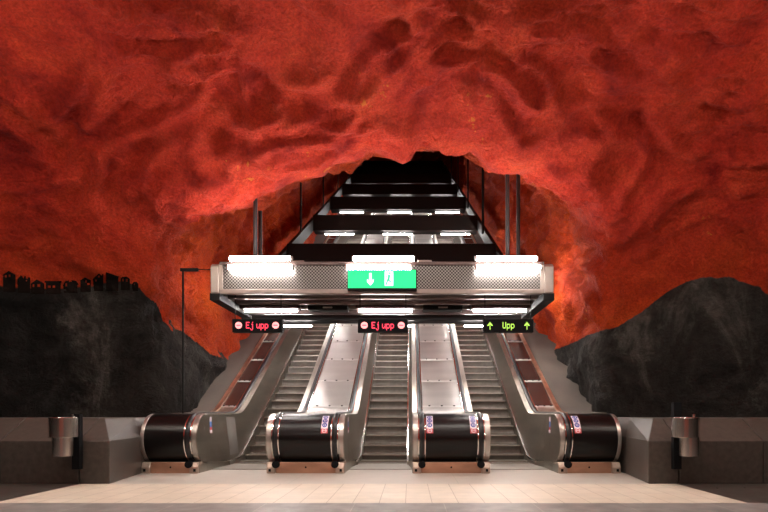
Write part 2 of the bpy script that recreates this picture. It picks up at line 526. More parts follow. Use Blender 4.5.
rear = low & ~shaft & (cen[:, 1] <= -3)
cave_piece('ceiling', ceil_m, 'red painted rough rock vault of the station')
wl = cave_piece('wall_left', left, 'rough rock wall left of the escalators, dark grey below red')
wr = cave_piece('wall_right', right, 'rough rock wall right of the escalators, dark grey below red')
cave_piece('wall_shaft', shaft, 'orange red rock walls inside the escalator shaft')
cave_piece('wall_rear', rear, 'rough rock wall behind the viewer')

# painted houses on the left wall: black silhouettes following the rock
def painted_house(px0, py_base, cols):
    """cols: text rows (top first), one character per half pixel cell: # black, . wall"""
    mb = MB(); cache = {}; H = len(cols)
    def vid(i, j):
        if (i, j) not in cache:
            h = wall_hit(px0 + i * CELL, py_base - j * CELL)
            cache[(i, j)] = len(mb.v); mb.v.append((h.x, h.y - .014, h.z))
        return cache[(i, j)]
    for r, row in enumerate(cols):
        for c, ch in enumerate(row):
            if ch == '#':
                j = H - 1 - r
                mb.f.append((vid(c, j), vid(c + 1, j), vid(c + 1, j + 1), vid(c, j + 1))); mb.m.append(0)
    o = mb.build('painted_house', M['mural'], wl)
    so = o.modifiers.new('thick', 'SOLIDIFY'); so.thickness = .008; so.offset = 0
    return o
def raster(w, h, shapes):
    """shapes: (sign, polygon) in px, y down from the top; returns rows of cells"""
    W = int(w / CELL); Hh = int(h / CELL); rows = []
    for r in range(Hh):
        row = ''
        for c in range(W):
            x = (c + .5) * CELL; y = (r + .5) * CELL; on = False
            for sg, poly in shapes:
                ins = False; n = len(poly)
                for i in range(n):
                    x1, y1 = poly[i]; x2, y2 = poly[i - 1]
                    if (y1 > y) != (y2 > y) and x < (x2 - x1) * (y - y1) / (y2 - y1) + x1: ins = not ins
                if ins: on = sg
            row += '#' if on else '.'
        rows.append(row)
    return rows
CELL = .4
R_ = lambda x0, y0, x1, y1: [(x0, y0), (x1, y0), (x1, y1), (x0, y1)]
def house(px, top, w, h, roof, windows, base=291):
    """gabled silhouette: px = left, top/base in px rows"""
    H = base - top
    sh = [(True, [(0, roof), (w * .45, 0), (w, roof), (w, roof + 1.2), (w * .97, H), (w * .05, H), (.3, roof + 1.2)])]
    for x, y, ww, hh in windows: sh.append((False, R_(x, y, x + ww, y + hh)))
    return painted_house(px, base, raster(w, H, sh))
def block(px, top, w, roofpoly, windows, base=291):
    H = base - top
    sh = [(True, roofpoly(w, H))]
    for x, y, ww, hh in windows: sh.append((False, R_(x, y, x + ww, y + hh)))
    return painted_house(px, base, raster(w, H, sh))
house(3.2, 271.2, 13.2, 9, 4.0, [(2.6, 3.9, 2.0, 2.6), (6.2, 3.6, 2.0, 2.6)], 292)
block(18, 275.2, 13.5, lambda w, H: [(0, 4), (3.5, 0), (6.2, 3.2), (7, .8), (8.2, .8), (8.5, 3.6), (10.4, 3.6), (10.6, 2.2), (12.6, 2.2), (12.8, H), (.5, H)], [(8.6, 5, 1.2, 1.2)], 293)
house(31.2, 279.3, 13.8, 9, 4.4, [(2.2, 4.8, 1.6, 2.8), (7.0, 4.6, 2.6, 3.2)], 294)
block(45.2, 281.2, 17, lambda w, H: [(0, 0), (w, 0), (w, 1.4), (w - .8, 1.6), (w - 1.2, H), (1.6, H), (1.2, 1.6), (0, 1.4)], [(3.4, 4.6, 2.6, 2.4), (8.0, 4.6, 2.6, 2.4)], 294)
block(63.5, 280.2, 16, lambda w, H: [(0, 5), (2.4, 1), (8, 0), (13, .8), (15.6, 4.2), (14.6, 5), (14.2, H), (1.2, H)], [(2.6, 3.2, 1.4, 3.2)], 293)
house(80.5, 277.3, 11, 9, 3.2, [(5.2, 3.0, 1.8, 2.4)], 292)
block(93.3, 273.3, 11.5, lambda w, H: [(0, 5.6), (6.4, 0), (9.0, 2.6), (9.6, .8), (10.6, .6), (10.4, H), (1.2, H)], [(2.4, 6.6, 1.8, 2.0), (5.2, 2.4, 1.6, 2.0)], 291)
block(106.3, 272.3, 13.5, lambda w, H: [(0, 0), (.4, 0), (13.2, 4.2), (12.6, 5.2), (12.2, H), (.4, H)], [], 291)
block(121, 276.7, 10, lambda w, H: [(0, 2.2), (1.6, .4), (6, 0), (9.4, 2.4), (9.2, H), (.6, H)], [(1.6, 2.0, 1.6, 3.0), (5.2, 2.6, 2.2, 2.6)], 290)
block(132.6, 281.8, 6.4, lambda w, H: [(0, 1.8), (1.4, 0), (4.6, 0), (6, 2.2), (5.8, H), (.3, H)], [(1.6, 1.8, 1.2, 1.6)], 291)

# ---------------------------------------------------------------- floor
mb = MB()
mb.add([(-11.8, -6.4, 0), (11.2, -6.4, 0), (11.2, 5.92, 0), (-11.8, 5.92, 0)], [(0, 1, 2, 3)], 0)
mb.add([(-11.8, 5.92, 0), (-4.72, 5.92, 0), (-4.72, 12.5, 0), (-11.8, 12.5, 0)], [(0, 1, 2, 3)], 3)
mb.add([(3.82, 5.92, 0), (11.2, 5.92, 0), (11.2, 12.5, 0), (3.82, 12.5, 0)], [(0, 1, 2, 3)], 3)
mb.add([(-4.72, 5.92, 0), (3.82, 5.92, 0), (3.82, 7.5, 0), (-4.72, 7.5, 0)], [(0, 1, 2, 3)], 1)
mb.add([(-4.72, 7.5, 0), (3.82, 7.5, 0), (3.82, 10.2, 0), (-4.72, 10.2, 0)], [(0, 1, 2, 3)], 2)
fl = mb.build('floor', [M['floor_granite'], M['floor_cream'], M['floor_plate'], M['floor_dark']])
tag(fl, 'station floor of grey granite with a band of cream tiles', kind='structure')

# ---------------------------------------------------------------- escalators
EC = [-2.98, -.53, 1.92]
YEND = 44.0
def sp(t, w): return w * math.log1p(math.exp(min(60, t / w))) if t / w < 50 else t
def rail_z(y): return 1.0 + SL * sp(y - 11.112, .13)
def trim_z(y): return .035 + SL * sp(y - 10.72, .14)
STA = [9.13, 9.3, 9.6, 9.9, 10.1, 10.3, 10.5, 10.6, 10.7, 10.8, 10.9, 11.0, 11.1, 11.2, 11.3, 11.45, 11.6, 11.9, 12.4, 14, 18, 24, 32, YEND]

def make_step():
    mb = MB()
    # nose at y = 0, z = 0: tread runs back, riser curves down in front
    prof = [(0, 0), (.40, 0), (.40, -.03), (.05, -.03), (.045, -.10), (.025, -.16), (-.01, -.205), (-.022, -.205), (.008, -.15), (.016, -.10), (.012, -.035), (-.004, -.025), (-.004, -.006)]
    mb.prism(prof, -.475, .475, 0)
    mb.prism([(-.006, .002), (.035, .002), (.035, -.002), (-.001, -.02), (-.006, -.02)], -.475, .475, 1)
    return mb
def step_noses():
    L = [(10.28, .012), (10.62, .035), (10.99, .135), (11.33, .31), (11.68, .512)]
    while len(L) < 96: L.append((L[-1][0] + .3466, L[-1][1] + .2))
    return L
ESC_LABEL = ['left escalator, its steps rising under the red sign nearest the tall thin post',
             'middle escalator, its steps rising under the red sign below the green exit sign',
             'right escalator, its steps rising under the green lettered sign']
proto = None
for k, cx in enumerate(EC):
    e = thing('escalator', (cx, 9.35, 0), ESC_LABEL[k], 'escalator', 'escalators side by side')
    for i, (y, z) in enumerate(step_noses()):
        if proto is None:
            proto = make_step().build('step', [M['riser'], M['nosing'], M['yellow']], e)
            s = proto
        else:
            s = proto.copy(); COL.objects.link(s); s.parent = e
        s.location = (0, y - 9.35, z)
    mb = MB()
    mb.prism([(9.35, 0), (9.35, .012), (10.18, .016), (10.34, .016), (10.34, 0)], cx - .64, cx + .64)
    pl = mb.build('landing_plate', M['landing'], e)
    mb = MB()
    for j in range(38):
        x = cx - .47 + j * .0254
        mb.box(x - .006, x + .006, 10.26, 10.36, .012, .026)
    mb.build('comb', M['nosing'], pl)
    # skirting with a polished edge on each side
    for sgn in (-1, 1):
        mb = MB(); rings = []
        for y in [10.05] + STA[5:]:
            zt = trim_z(y)
            xi = cx + sgn * .478; xo = cx + sgn * .495
            rings.append([(xi, y, zt - .40), (xi, y, zt + .05), (xo, y, zt + .05), (xo, y, zt - .40)])
        mb.loft(rings); mb.build('skirt', M['side_steel'], e)

def belt_path(r=.43, cy=9.13, cz=.57):
    P = []
    for i in range(0, 15):
        t = math.radians(-88 + i * (178 / 14))
        P.append((cy - r * math.cos(t), cz + r * math.sin(t)))
    for y in STA[1:]: P.append((y, rail_z(y)))
    return P
def sweep(P, prof):
    """prof: (x, n) offsets, n along the normal of the (y, z) path"""
    rings = []
    for i, (y, z) in enumerate(P):
        a = P[max(0, i - 1)]; b = P[min(len(P) - 1, i + 1)]
        ty, tz = b[0] - a[0], b[1] - a[1]; l = math.hypot(ty, tz); ty /= l; tz /= l
        ny, nz = -tz, ty
        rings.append([(x, y + ny * n, z + nz * n) for x, n in prof])
    return rings

def drum_prof(r, cy=9.13, cz=.57, back=9.5, zb=.16, n=20):
    P = []
    for i in range(n + 1):
        t = math.radians(-75 + i * (165 / n))
        P.append((cy - r * math.cos(t), cz + r * math.sin(t)))
    P += [(back, cz + r), (back, zb)]
    return P

def sticker(parent, x, kinds_side):
    """prohibition and advice pictograms on a strip that follows the drum"""
    r = .437; cy, cz = 9.13, .57
    def patch(x0, x1, a0, a1, rr, mi, mb, n=5):
        vs = []; fs = []
        for i in range(n + 1):
            t = math.radians(a0 + (a1 - a0) * i / n)
            for xx in (x0, x1): vs.append((xx, cy - rr * math.cos(t), cz + rr * math.sin(t)))
        for i in range(n): fs.append((2 * i, 2 * i + 1, 2 * i + 3, 2 * i + 2))
        mb.add(vs, fs, mi)
    mb = MB()
    w = .055
    patch(x - w, x + w, 24, 64, r, 0, mb, 8)
    patch(x - w, x + w, 14, 25, r + .0005, 2, mb)
    def disc(ac, rad, rr, mi, hole=0.0):
        c = math.radians(ac); vs = []; fs = []; K = 12
        for i in range(K):
            t = 2 * math.pi * i / K
            for q in (hole, rad):
                da = q * math.sin(t) / r
                vs.append((x + q * math.cos(t), cy - rr * math.cos(c + da), cz + rr * math.sin(c + da)))
        for i in range(K):
            j = (i + 1) % K; fs.append((2 * i, 2 * i + 1, 2 * j + 1, 2 * j))
        mb.add(vs, fs, mi)
    for ac in (57, 45.5, 33.5):
        disc(ac, .043, r + .001, 1, .022)
        patch(x - .009, x + .009, ac - 2.2, ac + 2.2, r + .0012, 1, mb, 1)
    disc(20, .040, r + .001, 0, .028)
    patch(x - .025, x + .025, 19.3, 20.7, r + .0012, 0, mb, 1)
    o = mb.build('sticker', [M['sticker_white'], M['sticker_blue'], M['sticker_red']], parent)
    o['label'] = 'sticker strip of blue round safety symbols over a red one'
    return o

def make_housing(x0, x1, belts, label, outer):
    """x0, x1: outer faces of the casing; belts: x of each handrail"""
    cx = (x0 + x1) / 2
    root = thing('balustrade_casing', (cx, 9.13, 0), label, 'escalator balustrade', 'balustrade casings between and beside the escalators')
    zc = .57
    # black front cover
    lo_ = x0 + (.20 if min(belts) - x0 < .2 else .07)
    hi_ = x1 - (.20 if x1 - max(belts) < .2 else .07)
    mb = MB(); mb.prism(drum_prof(.432), lo_, hi_)
    mb.build('front_cover', M['drum'], root, smooth=True)
    # polished rounds either side of the belts
    for b in belts:
        for (a, c) in ((b - .062, b - .045), (b + .045, b + .062)):
            mb = MB(); mb.prism(drum_prof(.436), a, c)
            mb.build('belt_guide', M['chrome'], root, smooth=True)
        mb = MB(); mb.prism(drum_prof(.405), b - .05, b + .05)
        mb.build('belt_channel', M['blackmatte'], root, smooth=True)
    # rounded metal cheeks
    for (a, c) in ((x0, lo_ - (.115 if lo_ - x0 > .12 else 0)), (hi_ + (.115 if x1 - hi_ > .12 else 0), x1)):
        if c - a < .01: continue
        mb = MB(); mb.prism(drum_prof(.43), a, c)
        mb.build('cheek', M['steel'], root, smooth=True, bevel=.012)
    # plinth
    mb = MB(); mb.box(x0 + .14, x1 - .14, 8.80, 9.5, 0, .185)
    p = mb.build('plinth', M['copper'], root, bevel=.01)
    for a, c in ((x0 - .005, x0 + .14), (x1 - .14, x1 + .005)):
        mb = MB(); mb.prism([(8.76, .0), (8.76, .10), (8.80, .185), (9.5, .185), (9.5, 0)], a, c)
        mb.build('plinth_end', M['plinth'], root, bevel=.01)
    mb = MB(); mb.cyl((cx, 8.797, .10), (cx, 8.81, .10), .016, 10); mb.build('keyhole', M['blackmatte'], p)
    for b in belts:      # rubber mouth where the handrail enters the plinth
        mb = MB(); mb.loft([[(b + .062 * math.cos(t), y, .15 + .062 * math.sin(t)) for t in [2 * math.pi * i / 14 for i in range(14)]] for y in (8.74, 8.9)])
        mb.build('belt_inlet', M['blackmatte'], root, smooth=True)
    mb = MB()
    for xx in ((x0 + .05), (x1 - .05)):
        mb.box(xx - .02, xx + .02, 8.755, 8.765, .03, .075)
    mb.build('sensor_slot', M['blackmatte'], p)
    # handrails
    for b in belts:
        prof = [(b + .040 * math.cos(t) * (1 if abs(math.cos(t)) < .9 else 1), .022 * math.sin(t) + .012) for t in [2 * math.pi * i / 12 for i in range(12)]]
        mb = MB(); mb.loft(sweep(belt_path(), prof)); mb.build('handrail', M['belt'], root, smooth=True)
    # decking: flat plate behind the drum, then jointed sloping panels
    dm = M['brown_panel'] if outer else M['deck_steel']
    inner = []
    if outer:
        if belts[0] > cx: da, db = x0 + .36, belts[0] - .045      # left casing
        else: da, db = belts[0] + .045, x1 - .36
    else: da, db = belts[0] + .045, belts[1] - .045
    if outer: ta, tb = (x0 + .01, db) if belts[0] > cx else (da, x1 - .01)
    else: ta, tb = da, db
    ys = [9.3, 10.2, 10.9, 11.0, 11.1, 11.2, 11.3, 11.39]
    mb = MB(); mb.loft([[(ta, y, rail_z(y) - .03), (tb, y, rail_z(y) - .03), (tb, y, rail_z(y) - .07), (ta, y, rail_z(y) - .07)] for y in ys])
    mb.build('deck_plate', M['concrete'] if outer and False else (M['side_steel'] if outer else M['deck_steel']), root)
    first = None; ss = None
    nseg = int((YEND - 11.39) / 1.07)
    for i in range(nseg):
        y = 11.39 + i * 1.07
        if first is None:
            y1 = y + 1.062
            z0 = rail_z(y) - .035; z1 = z0 + SL * 1.062
            mb = MB(); mb.loft([[(da, y + .004, z0), (db, y + .004, z0), (db, y + .004, z0 - .03), (da, y + .004, z0 - .03)],
                                [(da, y1, z1), (db, y1, z1), (db, y1, z1 - .03), (da, y1, z1 - .03)]])
            first = mb.build('deck_panel', dm, root)
            mb = MB()
            mb.loft([[(da + .02, y - .012, z0 + .004), (db - .02, y - .012, z0 + .004), (db - .02, y - .012, z0 - .02), (da + .02, y - .012, z0 - .02)],
                     [(da + .02, y + .03, z0 + .036), (db - .02, y + .03, z0 + .036), (db - .02, y + .03, z0), (da + .02, y + .03, z0)]])
            ss = mb.build('seam_strip', M['seam'], first)
            mb = MB()
            bo = []
            for t in (.2, .5, .8):
                x = da + (db - da) * t
                bo.append(MB().cyl((x, y + .03, z0 + .02), (x, y + .03, z0 + .045), .022, 8).build('bolt', M['black'], first))
        else:
            c = first.copy(); COL.objects.link(c); c.parent = root
            c.location = first.location + Vector((0, i * 1.07, i * 1.07 * SL))
            for ch in ([ss] + bo if i < 8 else [ss]):
                cc = ch.copy(); COL.objects.link(cc); cc.parent = c; cc.location = ch.location
    # edge trims by the handrail, and the inclined inner side
    for b in belts:
        sg = 1 if (b == max(belts) and (len(belts) == 2 or b > cx)) else -1
        mb = MB()
        prof = [(b + sg * .050, -.05), (b + sg * .050, .004), (b + sg * .152, -.012), (b + sg * .152, -.05)]
        mb.loft(sweep([p for p in belt_path()[14:]], prof)); mb.build('handrail_trim', M['side_steel'], root)
        mb = MB()
        prof = [(b - sg * .048, -.04), (b - sg * .048, .01), (b - sg * .066, .01), (b - sg * .066, -.04)]
        mb.loft(sweep([p for p in belt_path()[14:]], prof)); mb.build('deck_trim', M['chrome'], root)
        # inner side panel
        xt = b + sg * .155
        mb = MB(); rings = []
        def row(y):
            if y < 9.13:
                hgt = math.sqrt(max(0, .43 ** 2 - (y - 9.13) ** 2)); zt = zc + hgt; zb = zc - hgt
            else:
                zt = rail_z(y) - .02
                t = min(1, max(0, (y - 9.6) / 1.0)); zb = .14 * (1 - t) + (trim_z(y) + .05) * t
            t = min(1, max(0, (y - 9.13) / 1.1)); t = t * t * (3 - 2 * t)
            xb = b + sg * (.155 + .08 * t)
            return [(xt, y, zt), ((xt * .5 + xb * .5), y, (zt + zb) / 2), (xb, y, zb)]
        ysx = [8.703, 8.715, 8.74, 8.78, 8.83, 8.9, 8.98, 9.06] + STA
        R0 = [row(y) for y in ysx]
        mb.loft([[p for p in r] + [(p[0] - sg * .012, p[1], p[2]) for p in reversed(r)] for r in R0])
        sd = mb.build('side_panel', M['side_steel'], root)
        mb = MB()   # narrow lower skirt between floor and side panel
        mb.loft([[(b + sg * (.155 + .08 * t), y, zb), (b + sg * (.162 + .08 * t), y, 0), (b + sg * (.14 + .08 * t), y, 0), (b + sg * (.14 + .08 * t), y, zb)]
                 for y, t, zb in [(8.82, 0, .14), (9.13, 0, .14), (9.6, .35, .14), (9.9, .75, .11), (10.25, 1, .06)]])
        mb.build('kick_plate', M['side_steel'], root)
        mb = MB()   # polished line at the foot of the side panel
        P = [(y, trim_z(y) + .055) for y in [9.95] + STA[4:]]
        mb.loft(sweep(P, [(b + sg * .232, -.014), (b + sg * .232, .018), (b + sg * .262, .018), (b + sg * .262, -.014)]))
        mb.build('skirt_trim', M['chrome'], root)
        # long thin sticker on the side
        mb = MB(); xs_ = xt + sg * .004
        for (za, zb_, mi) in ((.94, .86, 0), (.86, .76, 1), (.76, .71, 2), (.71, .66, 0)):
            k0 = .03 * (1 - (za - .66) / .28)
            mb.box(xs_ - .002, xs_ + .002, 9.27 + k0, 9.36 + k0, zb_, za, mi)
        so = mb.build('side_sticker', [M['sticker_white'], M['sticker_lblue'], M['sticker_red']], root)
        so['label'] = 'narrow blue and white sticker strip'
    return root

cas = []
cas.append(make_housing(-4.50, -3.56, [-3.71], 'leftmost black fronted balustrade end, beside the left stone barrier', True))
cas.append(make_housing(-2.40, -1.11, [-2.25, -1.26], 'black fronted casing between the left and the middle escalator', False))
cas.append(make_housing(.05, 1.34, [.20, 1.19], 'black fronted casing between the middle and the right escalator, two stickers', False))
cas.append(make_housing(2.50, 3.53, [2.65], 'rightmost black fronted balustrade end, beside the right stone barrier', True))
sticker(cas[1], -1.26 - .17, 0)
sticker(cas[2], .20 + .13, 0); sticker(cas[2], 1.19 - .13, 0)
sticker(cas[3], 2.65 + .15, 0)
# pale sheet inset in the inner side of the left casing
mb = MB(); mb.loft([[(-3.549, 10.1, .93), (-3.549, 10.6, .93), (-3.553, 10.6, .93), (-3.553, 10.1, .93)], [(-3.473, 10.1, .2), (-3.473, 10.6, .2), (-3.477, 10.6, .2), (-3.477, 10.1, .2)]])
pp = mb.build('inset_plate', M['deck_steel'], cas[0]); pp['label'] = 'paler steel sheet in the side'

# outer edge trims and the sloping concrete beside the escalators
for (xa, xb, nm) in ((-4.20, -4.11, 0), (3.14, 3.23, 3)):
    mb = MB(); mb.loft([[(xa, y, rail_z(y) - .05), (xa, y, rail_z(y) + .015), (xb, y, rail_z(y) + .015), (xb, y, rail_z(y) - .05)] for y in STA[8:]])
    mb.build('edge_trim', M['copper'], cas[nm])
for n, (xa, xb) in enumerate(((-4.20, -6.3), (3.23, 5.2))):
    mb = MB(); rings = []
    for y in [10.6] + STA[10:]:
        z = rail_z(y) - .02
        rings.append([(xa, y, z), (xb, y, z + .10), (xb, y, z - 1.0), (xa, y, z - 1.0)])
    mb.loft(rings)
    o = mb.build('trim_%d' % (n + 1), M['concrete'])
    tag(o, 'bare sloping concrete bank between the %s escalator and the rock' % ('left' if n == 0 else 'right'), kind='structure')

# ---------------------------------------------------------------- stone barriers
def barrier(side):
    if side < 0:
        xf, xs_, seams = -4.31, -4.67, [-4.75, -5.88, -7.05, -8.2]
        label = 'grey granite barrier with a sloping top left of the escalators'
    else:
        xf, xs_, seams = 3.42, 3.72, [3.86, 5.07, 6.25, 7.45]
        label = 'grey granite barrier with a sloping top right of the escalators'
    root = thing('stone_barrier', ((xf + seams[-1]) / 2, 8.2, 0), label, 'barrier', 'granite barriers beside the escalators')
    g = .006 * side
    # end block with chamfered corner
    lowb = [(seams[0] - g, 7.5), (xf, 7.5), (xf + side * .19, 8.75), (xf + side * .19, 9.5), (seams[0] - g, 9.5)]
    top = [(seams[0] - g, 8.0), (xs_, 8.0), (xs_ + side * .04, 8.95), (xs_ + side * .04, 9.5), (seams[0] - g, 9.5)]
    mb = MB()
    z0 = [(x, y, 0) for x, y in lowb]; z1 = [(x, y, .614) for x, y in lowb]; z2 = [(x, y, .935) for x, y in top]
    mb.loft([z0, z1, z2]); mb.build('stone_block', M['granite'], root, bevel=.012)
    for a, b in zip(seams, seams[1:]):
        mb = MB(); mb.prism([(7.5, 0), (7.5, .614), (8.0, .935), (9.5, .935), (9.5, 0)], a + g, b - g)
        mb.build('stone_block', M['granite'], root, bevel=.008)
    return root
barrier(-1); barrier(1)

def bin_(x, xl, label, postx, post_top):
    root = thing('litter_bin', (x, 7.25, .42), label, 'bin', 'steel bins on the stone barriers')
    mb = MB()
    mb.cyl((x, 7.24, .68), (x, 7.24, .955), .175, 28); mb.build('bin_hood', M['binsteel'], root, smooth=True, bevel=.006)
    mb = MB(); mb.cyl((xl, 7.24, .42), (xl, 7.24, .69), .13, 28); mb.build('bin_body', M['binsteel'], root, smooth=True, bevel=.005)
    mb = MB(); mb.cyl((x, 7.24, .950), (x, 7.24, .96), .13, 20, 0, .13); mb.build('ash_lid', M['chrome'], root, smooth=True)
    mb = MB(); mb.box(postx - .055, postx + .055, 7.38, 7.46, .22, post_top)
    mb.build('bin_post', M['blackmatte'], root, bevel=.004)
    mb = MB(); mb.cyl((x + .12, 7.24, .95), (x + .12, 7.24, 1.0), .02, 10)
    mb.build('lid_knob', M['chrome'], root, smooth=True)
bin_(-4.80, -4.81, 'steel bin in front of the left stone barrier', -4.72, 1.0)
bin_(3.81, 3.87, 'steel bin in front of the right stone barrier, taller black post behind', 3.78, 1.165)

# ---------------------------------------------------------------- slim post with an arm, left
post = thing('slim_post', (-4.47, 10.3, 0), 'tall thin dark post with a short arm left of the canopy', 'post')
mb = MB(); mb.cyl((-4.47, 10.3, 0), (-4.47, 10.3, 3.84), .018, 10); mb.build('pole', M['black'], post, smooth=True)
mb = MB(); mb.box(-4.52, -4.17, 10.28, 10.32, 3.80, 3.86); mb.build('arm', M['black'], post)
mb = MB(); mb.cyl((-4.17, 10.3, 3.84), (-3.8, 10.3, 3.83), .008, 6); mb.build('cable', M['black'], post)

# ---------------------------------------------------------------- canopy
can = thing('canopy', (-.53, 10.95, 3.28), 'long steel canopy hanging across the foot of the escalators', 'canopy')
XL, XRr = -3.79, 2.73
mb = MB(); mb.box(-3.58, 2.50, 10.0, 10.04, 3.36, 3.84); mb.build('front_panel', M['mesh_panel'], can)
mb = MB(); mb.box(-3.64, 2.56, 9.95, 10.06, 3.28, 3.37); mb.build('bottom_rail', M['rail'], can, bevel=.012)
mb = MB(); mb.box(-3.64, 2.56, 9.97, 10.06, 3.83, 3.90); mb.build('top_rail', M['soffit'], can, bevel=.01)
for a in (-3.64, 2.49): MB().box(a, a + .07, 9.96, 10.05, 3.37, 3.83).build('corner_frame', M['endcap'], can)
for a, b in ((XL, -3.64), (2.56, XRr)):
    mb = MB(); mb.prism([(9.93, 3.30), (9.93, 3.80), (10.0, 3.86), (11.9, 3.86), (11.9, 3.28), (10.0, 3.24)], a, b)
    mb.build('end_cap', M['endcap'], can, bevel=.01)
    mb = MB(); mb.box(a - .02, b + .02, 9.95, 11.95, 3.16, 3.29); mb.build('side_beam', M['black'], can)
mb = MB(); mb.box(-3.64, 2.56, 10.06, 11.9, 3.36, 3.40)
mb.build('soffit', M['soffit'], can)
mb = MB(); mb.box(-3.64, 2.56, 11.84, 11.9, 3.24, 3.86); mb.build('back_panel', M['soffit'], can)
mb = MB(); mb.box(-3.64, 2.56, 10.06, 11.9, 3.80, 3.84); mb.build('roof_panel', M['black'], can)
for y, w, h in ((10.45, .05, .07), (10.9, .10, .08), (11.45, .06, .08)):
    mb = MB(); mb.box(-3.64, 2.56, y, y + w, 3.36 - h, 3.36); mb.build('soffit_rail', M['rail'], can, bevel=.006)
for c in EC:
    mb = MB(); mb.box(c - .62, c + .62, 11.05, 11.35, 3.22, 3.37)
    mb.build('light_housing', M['soffit'], can, bevel=.008)
for c in (-1.75, .70):
    mb = MB(); mb.box(c - .42, c + .42, 11.1, 11.4, 3.20, 3.30); b_ = mb.build('speaker_grille', M['black'], can, bevel=.01)
    mb = MB(); mb.box(c - .1, c + .1, 11.095, 11.1, 3.235, 3.265); mb.build('name_plate', M['steel'], b_)

def tube_light(c, y, z, r, L, m, label, group, shroud=True, ph=.05):
    t = thing('fluorescent_light', (c, y, z), label, 'light', group)
    mb = MB(); mb.cyl((c - L / 2, y, z), (c + L / 2, y, z), r, 14); mb.build('tube', m, t, smooth=True)
    if shroud:
        mb = MB(); mb.box(c - L / 2 - .03, c + L / 2 + .03, y + r * .2, y + r + ph, z - r * .2, z + r + .015)
        mb.build('fitting', M['white'], t, bevel=.006)
    for s in (-1, 1):
        MB().cyl((c + s * L / 2, y, z), (c + s * (L / 2 + .025), y, z), r * 1.12, 12).build('end_holder', M['steel'], t, smooth=True)
    return t
side_n = ['left', 'middle', 'right']
for i, (ca, cb) in enumerate(zip((-2.985, -.53, 1.92), (-2.83, -.59, 1.86))):
    tube_light(ca, 10.42, 4.085, .046, 1.20, M['tube'], 'bright upper tube of the %s pair along the canopy top' % side_n[i], 'tubes along the canopy front')
    tube_light(cb, 9.90, 3.765, .048, 1.20, M['tube'], 'bright lower tube of the %s pair, against the canopy face' % side_n[i], 'tubes along the canopy front', False)
    tube_light(EC[i], 11.2, 3.185, .016, 1.12, M['tube_small'], 'thin tube under the canopy above the %s escalator' % side_n[i], 'tubes under the canopy', False)
    for a in (ca - .6, ca + .55): MB().box(a, a + .05, 10.42, 10.46, 3.84, 4.06).build('tube_bracket', M['white'], can)
for sd, x in (('left', -3.93), ('right', 2.87)):  # tubes added behind the canopy ends to brighten the rock
    t = thing('added_end_lamp', (x, 12.3, 4.1), 'added tube lamp behind the %s end of the canopy, lighting the rock beside it' % sd, 'light', 'added lamps behind the canopy ends')
    MB().cyl((x, 12.0, 4.1), (x, 12.9, 4.1), .035 if x > 0 else .02, 12).build('tube', M['added_end_tube'], t, smooth=True)
    for d in (11.97, 12.9): MB().cyl((x, d, 4.1), (x, d + .03, 4.1), .042, 12).build('end_holder', M['steel'], t)
    MB().box(x - .02, x + .02, 11.85, 11.97, 3.7, 4.13).build('bracket', M['black'], t)
# small boxes on the canopy roof
for a, b, c in ((-2.4, -2.05, 3.96), (.15, .42, 3.97), (.6, 1.0, 3.93)): MB().box(a, b, 10.1, 10.3, 3.84, c).build('junction_box', M['rail'], can, bevel=.01)

# ---------------------------------------------------------------- overhead beams along the slope
BY = [12.6 + 4.7 * k for k in range(8)]
ordn = ['lowest', 'second lowest', 'third lowest', 'fourth lowest', 'fifth lowest', 'third from the top', 'second from the top', 'topmost']
for k, y in enumerate(BY):
    z0 = SL * (y - 17.3) + 5.95
    o = MB().box(-4.07, 2.84, y, y + .5, z0, z0 + .66).build('cross_beam', M['black'], None, bevel=.02, loc=(-.6, y, z0))
    tag(o, 'black box beam across the escalator shaft, %s of the row' % ordn[k], 'beam', 'black beams across the shaft')
    for i, c in enumerate(EC):
        if k > 5: continue
        t = tube_light(c, y + .1, z0 - .12, .017, 1.2, M['tube_small'], 'small tube under the %s black beam above the %s escalator' % (ordn[k], side_n[i]), 'tubes under the shaft beams', False)
for n, (x, y) in enumerate([(-4.7, 17.6), (-4.7, 20.6), (3.6, 17.6), (3.6, 20.6)]):  # hidden tubes added on the banks to brighten the shaft walls
    z = SL * (y - 10.8) + .98
    t = thing('added_wall_washer', (x, y, z - .05), '%s added tube lamp on the %s concrete bank lighting the shaft wall' % (('nearer', 'farther')[n % 2], ('left', 'right')[n // 2]), 'light', 'added lamps on the concrete banks')
    mb = MB(); mb.cyl((x, y - .6, z - .6 * SL + .06), (x, y + .6, z + .6 * SL + .06), .03, 12); mb.build('tube', M['added_washer'], t, smooth=True)
    mb = MB(); mb.loft([[(x - .05, y + d, z + d * SL - .04), (x + .05, y + d, z + d * SL - .04), (x + .05, y + d, z + d * SL + .02), (x - .05, y + d, z + d * SL + .02)] for d in (-.65, .65)]); mb.build('fitting', M['white'], t)
